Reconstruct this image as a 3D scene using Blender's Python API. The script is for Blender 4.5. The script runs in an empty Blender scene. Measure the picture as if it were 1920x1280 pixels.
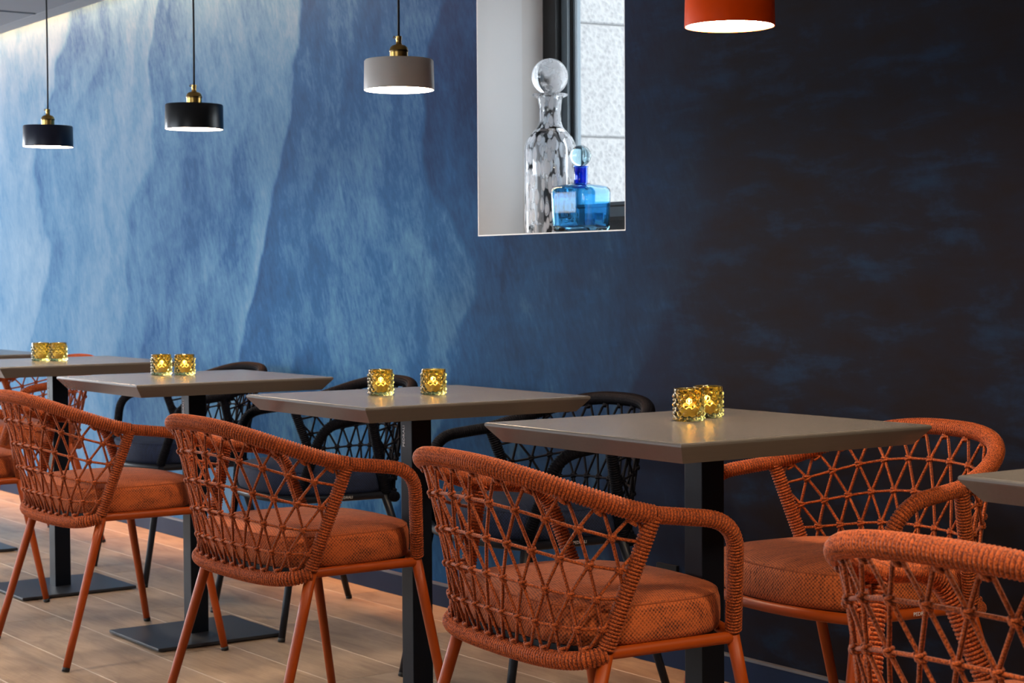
import bpy, bmesh, math, random
import numpy as np
from mathutils import Vector, Matrix
random.seed(7)
PI = math.pi
scn = bpy.context.scene
COL = scn.collection

# ------------------------------------------------------------------ camera
CAM_H = 1.0244
cam_d = bpy.data.cameras.new('camera')
cam_o = bpy.data.objects.new('camera', cam_d)
COL.objects.link(cam_o)
cr = Vector((0.58007566, 0.81453974, -0.00610176))
cd = Vector((0.02523727, -0.02545899, -0.99935725))
cw = Vector((-0.81417154, 0.57954883, -0.0353249))
M = Matrix.Identity(4)
for i in range(3):
    M[i][0] = cr[i]; M[i][1] = -cd[i]; M[i][2] = -cw[i]
M[2][3] = CAM_H
cam_o.matrix_world = M
cam_d.sensor_fit = 'HORIZONTAL'; cam_d.sensor_width = 36.0
cam_d.lens = 3389.41 / 1920 * 36
cam_d.clip_start = 0.05; cam_d.clip_end = 100
cam_d.dof.use_dof = True
cam_d.dof.focus_distance = 3.3
cam_d.dof.aperture_fstop = 14
scn.camera = cam_o

# ------------------------------------------------------------------ exposure, world, daylight
scn.view_settings.view_transform = 'Standard'
scn.view_settings.look = 'None'
scn.view_settings.gamma = 1
scn.view_settings.use_curve_mapping = False
scn.view_settings.exposure = 0.30

world = bpy.data.worlds.new('sky'); scn.world = world
world.use_nodes = True
wn = world.node_tree
bg = wn.nodes['Background']
bg.inputs[0].default_value = (0.86, 0.93, 1.0, 1)
bg.inputs[1].default_value = 4.0

def area_light(name, loc, size, size_y, power, color, direction, spread=PI):
    l = bpy.data.lights.new(name, 'AREA'); l.shape = 'RECTANGLE'
    l.size = size; l.size_y = size_y; l.energy = power; l.color = color; l.spread = spread
    o = bpy.data.objects.new(name, l); COL.objects.link(o)
    o.location = loc
    o.rotation_euler = Vector(direction).to_track_quat('-Z', 'Z').to_euler()
    return o
# daylight through the glazed end of the room and the glazing on the street side
area_light('daylight_end_glazing', (-11.42, 0.6, 1.45), 4.2, 1.3, 430, (0.87, 0.93, 1.0), (1, 0, -0.04))
area_light('daylight_street_glazing', (-7.2, -2.38, 1.45), 4.4, 1.2, 55, (0.78, 0.88, 1.0), (0, 1, 0))
area_light('daylight_near_glazing', (-0.9, -2.38, 1.96), 3.0, 0.4, 5, (1.0, 0.93, 0.86), (0, 1, 0))
# warm recessed downlights in the ceiling over the aisle
for x_, p_ in ((-8.2, 9), (-6.4, 9), (-4.6, 7), (-2.8, 3), (-1.0, 17)):
    area_light('aisle_downlight', (x_, 0.95, 2.165), 0.25, 0.25, p_, (1.0, 0.80, 0.62), (0, 0.06, -1), PI * 0.62)
# the next pendant of the row hangs just outside the frame
area_light('pendant_outside_frame', (-1.36, 2.25, 1.475), 0.15, 0.15, 9.0, (1.0, 0.76, 0.50), (0, 0, -1))
# warm light strip hidden in the ceiling cove along the wall
area_light('cove_strip', (-8.15, 3.01, 2.42), 6.5, 0.04, 175, (1.0, 0.42, 0.16), (0, 0.40, -1))
sun = bpy.data.lights.new('sun', 'SUN'); sun.energy = 1.0; sun.angle = 0.01; sun.color = (1.0, 0.95, 0.88)
suno = bpy.data.objects.new('sun', sun); COL.objects.link(suno)
suno.rotation_euler = Vector((-0.62, 0.04, -0.72)).to_track_quat('-Z', 'Z').to_euler()

# ------------------------------------------------------------------ material helpers
def new_mat(name):
    m = bpy.data.materials.new(name); m.use_nodes = True
    nt = m.node_tree
    return m, nt, nt.nodes['Principled BSDF']
def N(nt, typ, **kw):
    n = nt.nodes.new(typ)
    for k, v in kw.items():
        if k.startswith('i_'):
            key = k[2:]
            key = int(key) if key.isdigit() else key.replace('_', ' ')
            n.inputs[key].default_value = v
        else:
            setattr(n, k, v)
    return n
def L(nt, a, b): nt.links.new(a, b)
def math_n(nt, op, a, b=None):
    n = nt.nodes.new('ShaderNodeMath'); n.operation = op
    for i, x in enumerate((a, b)):
        if x is None: continue
        if isinstance(x, (int, float)): n.inputs[i].default_value = x
        else: nt.links.new(x, n.inputs[i])
    return n.outputs[0]
def ramp(nt, fac, stops):
    n = nt.nodes.new('ShaderNodeValToRGB')
    e = n.color_ramp.elements
    while len(e) < len(stops): e.new(0.5)
    for k, (p, c) in zip(e, stops):
        k.position = p; k.color = (*c, 1) if len(c) == 3 else c
    nt.links.new(fac, n.inputs[0])
    return n.outputs[0]
def mixc(nt, fac, a, b, mode='MIX'):
    n = nt.nodes.new('ShaderNodeMix'); n.data_type = 'RGBA'; n.blend_type = mode
    for inp, x in ((n.inputs[0], fac), (n.inputs[6], a), (n.inputs[7], b)):
        if isinstance(x, (int, float)): inp.default_value = x
        elif isinstance(x, tuple): inp.default_value = (*x, 1)
        else: nt.links.new(x, inp)
    return n.outputs[2]
def bump(nt, bsdf, h, strength=0.5, dist=0.002):
    b = nt.nodes.new('ShaderNodeBump'); b.inputs['Strength'].default_value = strength
    b.inputs['Distance'].default_value = dist
    nt.links.new(h, b.inputs['Height']); nt.links.new(b.outputs[0], bsdf.inputs['Normal'])
def simple(name, col, rough=0.5, metal=0.0, noise=0.0, nscale=60, spec=None, coat=0):
    m, nt, b = new_mat(name)
    b.inputs['Roughness'].default_value = rough; b.inputs['Metallic'].default_value = metal
    if spec is not None: b.inputs['Specular IOR Level'].default_value = spec
    if coat: b.inputs['Coat Weight'].default_value = coat
    if noise:
        tc = N(nt, 'ShaderNodeTexCoord'); no = N(nt, 'ShaderNodeTexNoise', i_Scale=nscale, i_Detail=4.0)
        L(nt, tc.outputs['Object'], no.inputs['Vector'])
        c = mixc(nt, no.outputs[0], tuple(x * (1 - noise) for x in col), tuple(min(1, x * (1 + noise)) for x in col))
        L(nt, c, b.inputs['Base Color'])
        bump(nt, b, no.outputs[0], 0.08, 0.001)
    else:
        b.inputs['Base Color'].default_value = (*col, 1)
    return m

def rope_mat(name, hi, lo, sheen, spec=0.25):
    m, nt, b = new_mat(name)
    uv = N(nt, 'ShaderNodeUVMap'); sp = N(nt, 'ShaderNodeSeparateXYZ'); L(nt, uv.outputs[0], sp.inputs[0])
    ax = math_n(nt, 'ABSOLUTE', math_n(nt, 'SUBTRACT', math_n(nt, 'FRACT', sp.outputs[0]), 0.5))
    al = math_n(nt, 'FRACT', math_n(nt, 'ADD', sp.outputs[1], math_n(nt, 'MULTIPLY', ax, 1.3)))
    tri = math_n(nt, 'SUBTRACT', 1.0, math_n(nt, 'ABSOLUTE', math_n(nt, 'SUBTRACT', math_n(nt, 'MULTIPLY', al, 2.0), 1.0)))
    edge = math_n(nt, 'SUBTRACT', 1.0, math_n(nt, 'POWER', math_n(nt, 'MULTIPLY', ax, 2.0), 3.0))
    h = math_n(nt, 'MULTIPLY', math_n(nt, 'POWER', tri, 0.6), edge)
    tc = N(nt, 'ShaderNodeTexCoord')
    no = N(nt, 'ShaderNodeTexNoise', i_Scale=45.0, i_Detail=3.0); L(nt, tc.outputs['Object'], no.inputs['Vector'])
    hc = math_n(nt, 'ADD', math_n(nt, 'MULTIPLY', edge, 0.50), math_n(nt, 'MULTIPLY', h, 0.50))
    c = ramp(nt, hc, [(0.05, lo), (0.72, hi), (1.0, tuple(x * 1.15 for x in hi))])  # dark tone in the valleys between turns paints crease shade
    c = mixc(nt, math_n(nt, 'MULTIPLY', no.outputs[0], 0.45), c, lo)
    fib = N(nt, 'ShaderNodeTexNoise', i_Scale=380.0, i_Detail=2.0); L(nt, tc.outputs['Object'], fib.inputs['Vector'])
    c = mixc(nt, ramp(nt, fib.outputs[0], [(0.40, (0.75, 0.75, 0.75)), (0.56, (0, 0, 0))]), c, lo)
    L(nt, c, b.inputs['Base Color'])
    b.inputs['Roughness'].default_value = 0.68
    b.inputs['Specular IOR Level'].default_value = spec
    b.inputs['Sheen Weight'].default_value = sheen
    b.inputs['Sheen Roughness'].default_value = 0.4
    bump(nt, b, h, 0.45, 0.0012)
    return m

def weave_mat(name, a, bcol, sheen):
    m, nt, b = new_mat(name)
    uv = N(nt, 'ShaderNodeUVMap'); sp = N(nt, 'ShaderNodeSeparateXYZ'); L(nt, uv.outputs[0], sp.inputs[0])
    f = 2 * PI / 0.0078
    tc = N(nt, 'ShaderNodeTexCoord')
    no = N(nt, 'ShaderNodeTexNoise', i_Scale=220.0, i_Detail=2.0); L(nt, tc.outputs['Object'], no.inputs['Vector'])
    mp = N(nt, 'ShaderNodeMapping'); mp.inputs['Scale'].default_value = (260, 14, 40); L(nt, tc.outputs['Object'], mp.inputs[0])
    no2 = N(nt, 'ShaderNodeTexNoise', i_Scale=1.0, i_Detail=2.0); L(nt, mp.outputs[0], no2.inputs['Vector'])
    s1 = math_n(nt, 'SINE', math_n(nt, 'MULTIPLY', sp.outputs[0], f))
    s2 = math_n(nt, 'SINE', math_n(nt, 'MULTIPLY', sp.outputs[1], f))
    w = math_n(nt, 'ADD', math_n(nt, 'MULTIPLY', math_n(nt, 'MULTIPLY', s1, s2), 0.5), 0.5)
    w2 = math_n(nt, 'ADD', math_n(nt, 'MULTIPLY', w, 0.60), math_n(nt, 'MULTIPLY', math_n(nt, 'SUBTRACT', math_n(nt, 'ADD', no.outputs[0], no2.outputs[0]), 0.62), 0.75))
    c = ramp(nt, w2, [(0.15, bcol), (0.75, a)])
    L(nt, c, b.inputs['Base Color']); b.inputs['Roughness'].default_value = 0.85
    b.inputs['Sheen Weight'].default_value = sheen
    bump(nt, b, w, 0.6, 0.0012)
    return m

MAT = {}
MAT['rope_orange'] = rope_mat('rope_orange', (0.58, 0.115, 0.018), (0.060, 0.008, 0.002), 0.12)
MAT['rope_navy'] = rope_mat('rope_navy', (0.0055, 0.0065, 0.012), (0.001, 0.001, 0.002), 0.0, 0.10)
MAT['fabric_orange'] = weave_mat('fabric_orange', (0.56, 0.122, 0.023), (0.050, 0.009, 0.003), 0.03)
MAT['fabric_navy'] = weave_mat('fabric_navy', (0.010, 0.024, 0.075), (0.002, 0.004, 0.012), 0.0)
MAT['paint_orange'] = simple('paint_orange', (0.36, 0.056, 0.003), 0.45, noise=0.04, nscale=400, spec=0.35)
MAT['paint_black'] = simple('paint_black', (0.008, 0.010, 0.016), 0.40, noise=0.1, nscale=400, spec=0.3)
MAT['rubber'] = simple('rubber', (0.008, 0.008, 0.008), 0.6)
MAT['column'] = simple('column_paint', (0.004, 0.007, 0.013), 0.38, noise=0.1, nscale=300, spec=0.22)
MAT['base'] = simple('base_paint', (0.020, 0.022, 0.028), 0.42, noise=0.15, nscale=300)
MAT['print_white'] = simple('print_white', (0.75, 0.75, 0.75), 0.6)
MAT['white_paint'] = simple('white_paint', (0.80, 0.80, 0.80), 0.5)
MAT['room_paint'] = simple('room_paint', (0.26, 0.26, 0.27), 0.8)
MAT['ceiling'] = simple('ceiling_paint', (0.25, 0.265, 0.29), 0.85, noise=0.04, nscale=8)
MAT['ceiling_margin'] = simple('ceiling_margin', (0.31, 0.325, 0.35), 0.85)
MAT['groove'] = simple('groove', (0.02, 0.02, 0.025), 0.8)
MAT['baseboard'] = simple('baseboard_paint', (0.004, 0.014, 0.045), 0.5, noise=0.1, nscale=20, spec=0.12)
MAT['frame_black'] = simple('frame_black', (0.012, 0.013, 0.015), 0.38, noise=0.1, nscale=200)
MAT['frame_grey'] = simple('frame_grey', (0.13, 0.17, 0.20), 0.35)
MAT['brass'] = simple('brass', (0.52, 0.33, 0.10), 0.28, 1.0)
MAT['brass_dark'] = simple('brass_dark', (0.16, 0.10, 0.04), 0.35, 1.0)
MAT['steel'] = simple('steel', (0.8, 0.8, 0.82), 0.25, 1.0)
MAT['cord_black'] = simple('cord_black', (0.008, 0.008, 0.010), 0.6)
MAT['shade_navy'] = simple('shade_navy', (0.010, 0.014, 0.034), 0.32)
MAT['shade_black'] = simple('shade_black', (0.006, 0.008, 0.010), 0.30)
MAT['shade_white'] = simple('shade_white', (0.60, 0.57, 0.54), 0.35)
MAT['shade_orange'] = simple('shade_orange', (1.0, 0.085, 0.0), 0.45, spec=0.15)
MAT['liner_white'] = simple('liner_white', (0.85, 0.80, 0.72), 0.6)
MAT['wax'] = simple('wax', (0.85, 0.74, 0.50), 0.5)
MAT['tin'] = simple('tin', (0.75, 0.70, 0.58), 0.35, 0.6)
MAT['wick'] = simple('wick', (0.02, 0.015, 0.01), 0.9)
MAT['outlet'] = simple('outlet_plastic', (0.006, 0.007, 0.009), 0.4, spec=0.15)
MAT['outlet_ring'] = simple('outlet_ring', (0.16, 0.17, 0.18), 0.3, 0.6)
MAT['wood_behind'] = simple('sub_floor', (0.56, 0.47, 0.385), 0.8)

def emit(name, col, s):
    m, nt, b = new_mat(name)
    b.inputs['Base Color'].default_value = (*col, 1)
    b.inputs['Emission Color'].default_value = (*col, 1); b.inputs['Emission Strength'].default_value = s
    return m
MAT['lamp_glow'] = emit('lamp_glow', (1.0, 0.76, 0.54), 140.0)
MAT['flame'] = emit('flame', (1.0, 0.62, 0.22), 26.0)

def glass(name, col, rough=0.0, ior=1.45):
    m, nt, b = new_mat(name)
    b.inputs['Base Color'].default_value = (*col, 1)
    b.inputs['Transmission Weight'].default_value = 1.0
    b.inputs['Roughness'].default_value = rough; b.inputs['IOR'].default_value = ior
    return m
MAT['glass_amber'] = glass('glass_amber', (1.0, 0.78, 0.22), 0.01)
MAT['glass_clear'] = glass('glass_clear', (0.98, 0.99, 1.0))
MAT['glass_pane'] = glass('glass_pane', (0.97, 0.99, 0.99))
MAT['glass_blue'] = glass('glass_blue', (0.22, 0.62, 0.93))
MAT['glass_cobalt'] = glass('glass_cobalt', (0.02, 0.12, 0.75))
MAT['glass_paleblue'] = glass('glass_paleblue', (0.55, 0.85, 0.97))

def enamel(nt, b, fac):
    """milky white enamel laid into clear glass: scatters light through and back"""
    d = N(nt, 'ShaderNodeBsdfDiffuse'); d.inputs[0].default_value = (0.92, 0.94, 0.97, 1)
    t = N(nt, 'ShaderNodeBsdfTranslucent'); t.inputs[0].default_value = (0.95, 0.97, 1.0, 1)
    m1 = N(nt, 'ShaderNodeMixShader'); m1.inputs[0].default_value = 0.6
    L(nt, d.outputs[0], m1.inputs[1]); L(nt, t.outputs[0], m1.inputs[2])
    m2 = N(nt, 'ShaderNodeMixShader'); L(nt, fac, m2.inputs[0])
    L(nt, b.outputs[0], m2.inputs[1]); L(nt, m1.outputs[0], m2.inputs[2])
    out = [n for n in nt.nodes if n.type == 'OUTPUT_MATERIAL'][0]
    L(nt, m2.outputs[0], out.inputs['Surface'])
def speckle_glass():
    m, nt, b = new_mat('speckle_glass')
    tc = N(nt, 'ShaderNodeTexCoord'); mp = N(nt, 'ShaderNodeMapping')
    mp.inputs['Scale'].default_value = (64, 64, 19); L(nt, tc.outputs['Object'], mp.inputs[0])
    no = N(nt, 'ShaderNodeTexNoise', i_Scale=0.7); L(nt, mp.outputs[0], no.inputs['Vector'])
    mv = mixc(nt, 0.35, mp.outputs[0], no.outputs['Color'], 'ADD')
    vo = N(nt, 'ShaderNodeTexVoronoi', i_Scale=1.0); L(nt, mv, vo.inputs['Vector'])
    mask = ramp(nt, vo.outputs['Distance'], [(0.40, (1, 1, 1)), (0.47, (0, 0, 0))])
    b.inputs['Base Color'].default_value = (0.95, 0.97, 1, 1)
    b.inputs['Roughness'].default_value = 0.0
    tr = N(nt, 'ShaderNodeBsdfTransparent'); tr.inputs[0].default_value = (0.95, 0.965, 0.98, 1)
    gl = N(nt, 'ShaderNodeBsdfGlossy'); gl.inputs['Roughness'].default_value = 0.02
    fr = N(nt, 'ShaderNodeFresnel'); fr.inputs[0].default_value = 1.5
    thin = N(nt, 'ShaderNodeMixShader'); L(nt, fr.outputs[0], thin.inputs[0])
    L(nt, tr.outputs[0], thin.inputs[1]); L(nt, gl.outputs[0], thin.inputs[2])
    enamel(nt, thin, math_n(nt, 'MULTIPLY', mask, 0.95))
    return m
MAT['speckle_glass'] = speckle_glass()
def cloudy_glass():
    m, nt, b = new_mat('cloudy_glass')
    tc = N(nt, 'ShaderNodeTexCoord')
    no = N(nt, 'ShaderNodeTexNoise', i_Scale=38.0, i_Detail=2.0); L(nt, tc.outputs['Object'], no.inputs['Vector'])
    mask = ramp(nt, no.outputs[0], [(0.44, (0, 0, 0)), (0.56, (1, 1, 1))])
    b.inputs['Base Color'].default_value = (0.95, 0.97, 1, 1); b.inputs['Roughness'].default_value = 0.02
    b.inputs['Transmission Weight'].default_value = 1.0
    enamel(nt, b, math_n(nt, 'MULTIPLY', mask, 0.85))
    return m
MAT['cloudy_glass'] = cloudy_glass()

def mural_mat():
    """printed wall covering: brushed, overlapping washes of steel blue, deep blue and navy"""
    m, nt, b = new_mat('mural')
    g = N(nt, 'ShaderNodeNewGeometry'); sp = N(nt, 'ShaderNodeSeparateXYZ'); L(nt, g.outputs['Position'], sp.inputs[0])
    X, Z = sp.outputs[0], sp.outputs[2]
    def vec(sx, sz, shear=0.0, off=0.0):
        c = N(nt, 'ShaderNodeCombineXYZ')
        L(nt, math_n(nt, 'ADD', math_n(nt, 'MULTIPLY', math_n(nt, 'ADD', X, math_n(nt, 'MULTIPLY', Z, shear)), sx), off), c.inputs[0])
        L(nt, math_n(nt, 'MULTIPLY', Z, sz), c.inputs[1])
        return c.outputs[0]
    def noise(v, scale=1.0, det=4.0, rough=0.6, dist=0.0):
        n = N(nt, 'ShaderNodeTexNoise', i_Scale=scale, i_Detail=det, i_Roughness=rough, i_Distortion=dist)
        L(nt, v, n.inputs['Vector']); return n.outputs[0]
    big = noise(vec(0.9, 0.9, off=3.1), 1.0, 3.0, 0.5)
    streak = noise(vec(9, 3.3, 0.22), 1.0, 6.0, 0.66, 1.1)
    fine = noise(vec(60, 22, 0.35), 1.0, 3.0, 0.7, 0.3)
    ripple = noise(vec(4.6, 13, 0.0), 1.0, 5.0, 0.62, 0.25)
    # overlapping washes with one crisp, wandering edge each
    warp = N(nt, 'ShaderNodeTexNoise', i_Scale=1.0, i_Detail=3.0, i_Roughness=0.45); L(nt, vec(0.9, 1.1, off=1.7), warp.inputs['Vector'])
    lean = math_n(nt, 'ADD', math_n(nt, 'SUBTRACT', X, math_n(nt, 'MULTIPLY', Z, 0.28)), math_n(nt, 'MULTIPLY', math_n(nt, 'SUBTRACT', warp.outputs[0], 0.5), 1.5))
    def wash(per, off, sharp):
        fr = math_n(nt, 'FRACT', math_n(nt, 'ADD', math_n(nt, 'MULTIPLY', lean, 1.0 / per), off))
        up = N(nt, 'ShaderNodeMapRange', interpolation_type='SMOOTHSTEP'); up.inputs[1].default_value = 1.0 - sharp; up.inputs[2].default_value = 1.0
        L(nt, fr, up.inputs[0])
        return math_n(nt, 'SUBTRACT', fr, up.outputs[0])
    saw = math_n(nt, 'ADD', wash(1.15, 0.35, 0.05), math_n(nt, 'MULTIPLY', wash(0.47, 0.1, 0.16), 0.4))
    # along-wall change, part print and part daylight falloff put into the colour: streaked pale washes at the far end, rippled navy at the near end
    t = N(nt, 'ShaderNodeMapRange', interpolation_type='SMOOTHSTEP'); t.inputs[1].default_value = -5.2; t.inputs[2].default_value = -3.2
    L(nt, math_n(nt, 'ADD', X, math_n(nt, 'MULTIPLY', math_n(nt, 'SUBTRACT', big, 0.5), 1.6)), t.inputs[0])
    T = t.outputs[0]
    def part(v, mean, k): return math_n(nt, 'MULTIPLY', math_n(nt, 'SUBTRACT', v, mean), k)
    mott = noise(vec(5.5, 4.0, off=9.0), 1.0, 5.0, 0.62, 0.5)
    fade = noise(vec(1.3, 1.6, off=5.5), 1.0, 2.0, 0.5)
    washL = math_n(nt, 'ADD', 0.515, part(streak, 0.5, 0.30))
    for q in (part(mott, 0.5, 0.34), part(fine, 0.5, 0.26), part(big, 0.5, 0.35), math_n(nt, 'MULTIPLY', part(saw, 0.6, 0.36), fade), part(X, -6.0, -0.078)):  # X term: daylight falloff along the wall painted into the washes
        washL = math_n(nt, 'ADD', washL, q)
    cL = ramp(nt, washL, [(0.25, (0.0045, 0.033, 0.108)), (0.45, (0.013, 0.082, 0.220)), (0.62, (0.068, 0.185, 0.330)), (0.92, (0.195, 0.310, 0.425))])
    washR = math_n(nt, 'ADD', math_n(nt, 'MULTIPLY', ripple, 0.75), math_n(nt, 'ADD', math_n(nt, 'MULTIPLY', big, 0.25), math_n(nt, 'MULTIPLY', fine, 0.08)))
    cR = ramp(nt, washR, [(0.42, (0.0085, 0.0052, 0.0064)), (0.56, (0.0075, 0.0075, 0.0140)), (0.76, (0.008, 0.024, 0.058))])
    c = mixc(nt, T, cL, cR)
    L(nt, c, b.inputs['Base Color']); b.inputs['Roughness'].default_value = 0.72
    b.inputs['Specular IOR Level'].default_value = 0.08
    bump(nt, b, fine, 0.12, 0.002)
    return m
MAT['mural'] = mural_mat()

def plank_mat():
    m, nt, b = new_mat('oak_plank')
    oi = N(nt, 'ShaderNodeObjectInfo'); g = N(nt, 'ShaderNodeNewGeometry'); sp = N(nt, 'ShaderNodeSeparateXYZ'); L(nt, g.outputs['Position'], sp.inputs[0])
    c = N(nt, 'ShaderNodeCombineXYZ')
    L(nt, math_n(nt, 'ADD', math_n(nt, 'MULTIPLY', sp.outputs[0], 4.0), math_n(nt, 'MULTIPLY', oi.outputs['Random'], 37.0)), c.inputs[0])
    L(nt, math_n(nt, 'ADD', math_n(nt, 'MULTIPLY', sp.outputs[1], 12.0), math_n(nt, 'MULTIPLY', oi.outputs['Random'], 91.0)), c.inputs[1])
    no = N(nt, 'ShaderNodeTexNoise', i_Scale=1.0, i_Detail=6.0, i_Roughness=0.62, i_Distortion=0.8); L(nt, c.outputs[0], no.inputs['Vector'])
    c2 = N(nt, 'ShaderNodeCombineXYZ')
    L(nt, math_n(nt, 'MULTIPLY', sp.outputs[0], 5.0), c2.inputs[0]); L(nt, math_n(nt, 'MULTIPLY', sp.outputs[1], 150.0), c2.inputs[1])
    gr = N(nt, 'ShaderNodeTexNoise', i_Scale=1.0, i_Detail=3.0); L(nt, c2.outputs[0], gr.inputs['Vector'])
    w = math_n(nt, 'ADD', math_n(nt, 'MULTIPLY', no.outputs[0], 0.75), math_n(nt, 'MULTIPLY', gr.outputs[0], 0.25))
    col = ramp(nt, w, [(0.32, (0.235, 0.165, 0.112)), (0.50, (0.375, 0.275, 0.190)), (0.68, (0.48, 0.365, 0.262))])
    tone = ramp(nt, oi.outputs['Random'], [(0.0, (0.80, 0.82, 0.86)), (0.5, (1.0, 0.97, 0.93)), (1.0, (1.08, 1.0, 0.90))])
    col = mixc(nt, 1.0, col, tone, 'MULTIPLY')
    L(nt, col, b.inputs['Base Color']); b.inputs['Roughness'].default_value = 0.46
    bump(nt, b, w, 0.15, 0.001)
    return m
MAT['plank'] = plank_mat()

def table_mat():
    m, nt, b = new_mat('taupe_tabletop')
    tc = N(nt, 'ShaderNodeTexCoord'); mp = N(nt, 'ShaderNodeMapping')
    mp.inputs['Scale'].default_value = (190, 5, 190); L(nt, tc.outputs['Object'], mp.inputs[0])
    no = N(nt, 'ShaderNodeTexNoise', i_Scale=1.0, i_Detail=2.0); L(nt, mp.outputs[0], no.inputs['Vector'])
    L(nt, mixc(nt, no.outputs[0], (0.112, 0.102, 0.093), (0.124, 0.114, 0.105)), b.inputs['Base Color'])
    b.inputs['Roughness'].default_value = 0.27
    b.inputs['Specular IOR Level'].default_value = 0.7
    return m
MAT['tabletop'] = table_mat()

def stone_mat():
    m, nt, b = new_mat('rough_stone')
    tc = N(nt, 'ShaderNodeTexCoord')
    no = N(nt, 'ShaderNodeTexNoise', i_Scale=42.0, i_Detail=5.0, i_Roughness=0.65); L(nt, tc.outputs['Object'], no.inputs['Vector'])
    vo = N(nt, 'ShaderNodeTexVoronoi', i_Scale=60.0); L(nt, tc.outputs['Object'], vo.inputs['Vector'])
    h = math_n(nt, 'ADD', no.outputs[0], math_n(nt, 'MULTIPLY', vo.outputs['Distance'], 0.5))
    L(nt, ramp(nt, h, [(0.45, (0.22, 0.22, 0.22)), (0.85, (0.31, 0.31, 0.305))]), b.inputs['Base Color'])
    b.inputs['Roughness'].default_value = 0.9
    bump(nt, b, h, 0.6, 0.012)
    return m
MAT['stone'] = stone_mat()

# ------------------------------------------------------------------ object helpers
def link(name, me, mat, parent=None, loc=None, rot=None):
    o = bpy.data.objects.new(name, me); COL.objects.link(o)
    if mat is not None and not me.materials:
        me.materials.append(MAT[mat] if isinstance(mat, str) else mat)
    if parent is not None: o.parent = parent
    if loc is not None: o.location = loc
    if rot is not None: o.rotation_euler = rot
    return o
def pyd(name, v, f, mat=None, parent=None, smooth=False, uv=None, loc=None, rot=None):
    me = bpy.data.meshes.new(name); me.from_pydata([tuple(map(float, q)) for q in v], [], f); me.update()
    if uv is not None:
        ul = me.uv_layers.new(name='UVMap')
        arr = np.asarray(uv, dtype=np.float32).reshape(-1)
        ul.data.foreach_set('uv', arr)
    if smooth: me.polygons.foreach_set('use_smooth', [True] * len(me.polygons))
    return link(name, me, mat, parent, loc, rot)
def tag(o, label=None, cat=None, group=None, kind=None):
    if label: o['label'] = label
    if cat: o['category'] = cat
    if group: o['group'] = group
    if kind: o['kind'] = kind
    return o
def empty(name, loc, rz=0.0):
    o = bpy.data.objects.new(name, None); COL.objects.link(o); o.empty_display_size = 0.1
    o.location = loc; o.rotation_euler = (0, 0, rz)
    return o
def copy_tree(o, parent=None):
    c = o.copy(); COL.objects.link(c)
    if parent is not None: c.parent = parent; c.matrix_parent_inverse = o.matrix_parent_inverse.copy()
    for ch in list(o.children): copy_tree(ch, c)
    return c
def box_bm(bm, x0, x1, y0, y1, z0, z1):
    vs = [bm.verts.new(p) for p in ((x0,y0,z0),(x1,y0,z0),(x1,y1,z0),(x0,y1,z0),(x0,y0,z1),(x1,y0,z1),(x1,y1,z1),(x0,y1,z1))]
    for f in ((3,2,1,0),(4,5,6,7),(0,1,5,4),(1,2,6,5),(2,3,7,6),(3,0,4,7)): bm.faces.new([vs[i] for i in f])
def boxes(name, lst, mat, parent=None, bevel=0.0, loc=None, rot=None):
    bm = bmesh.new()
    for b in lst: box_bm(bm, *b)
    if bevel:
        bmesh.ops.bevel(bm, geom=bm.edges[:] , offset=bevel, segments=2, affect='EDGES', profile=0.6)
    me = bpy.data.meshes.new(name); bm.to_mesh(me); bm.free()
    return link(name, me, mat, parent, loc, rot)
def lathe(name, prof, mat, parent=None, seg=32, loc=None, rot=None, smooth=True, n=None, open_=False):
    """prof: list of (r, z); n: superellipse exponent for a squarish section"""
    v = []; f = []
    def unit(a):
        c, s = math.cos(a), math.sin(a)
        if not n: return c, s
        k = (abs(c) ** n + abs(s) ** n) ** (-1.0 / n)
        return c * k, s * k
    for r, z in prof:
        for i in range(seg):
            c, s = unit(2 * PI * i / seg); v.append((r * c, r * s, z))
    for j in range(len(prof) - 1):
        for i in range(seg):
            a = j * seg + i; b = j * seg + (i + 1) % seg
            f.append((a, b, b + seg, a + seg))
    ring = prof[0] == prof[-1]
    if prof[0][0] > 1e-6 and not ring and not open_: f.append(tuple(reversed(range(seg))))
    if prof[-1][0] > 1e-6 and not ring and not open_: f.append(tuple(range((len(prof) - 1) * seg, len(prof) * seg)))
    o = pyd(name, v, f, mat, parent, smooth, None, loc, rot)
    if smooth: o.data.set_sharp_from_angle(angle=math.radians(40))
    return o

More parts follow.
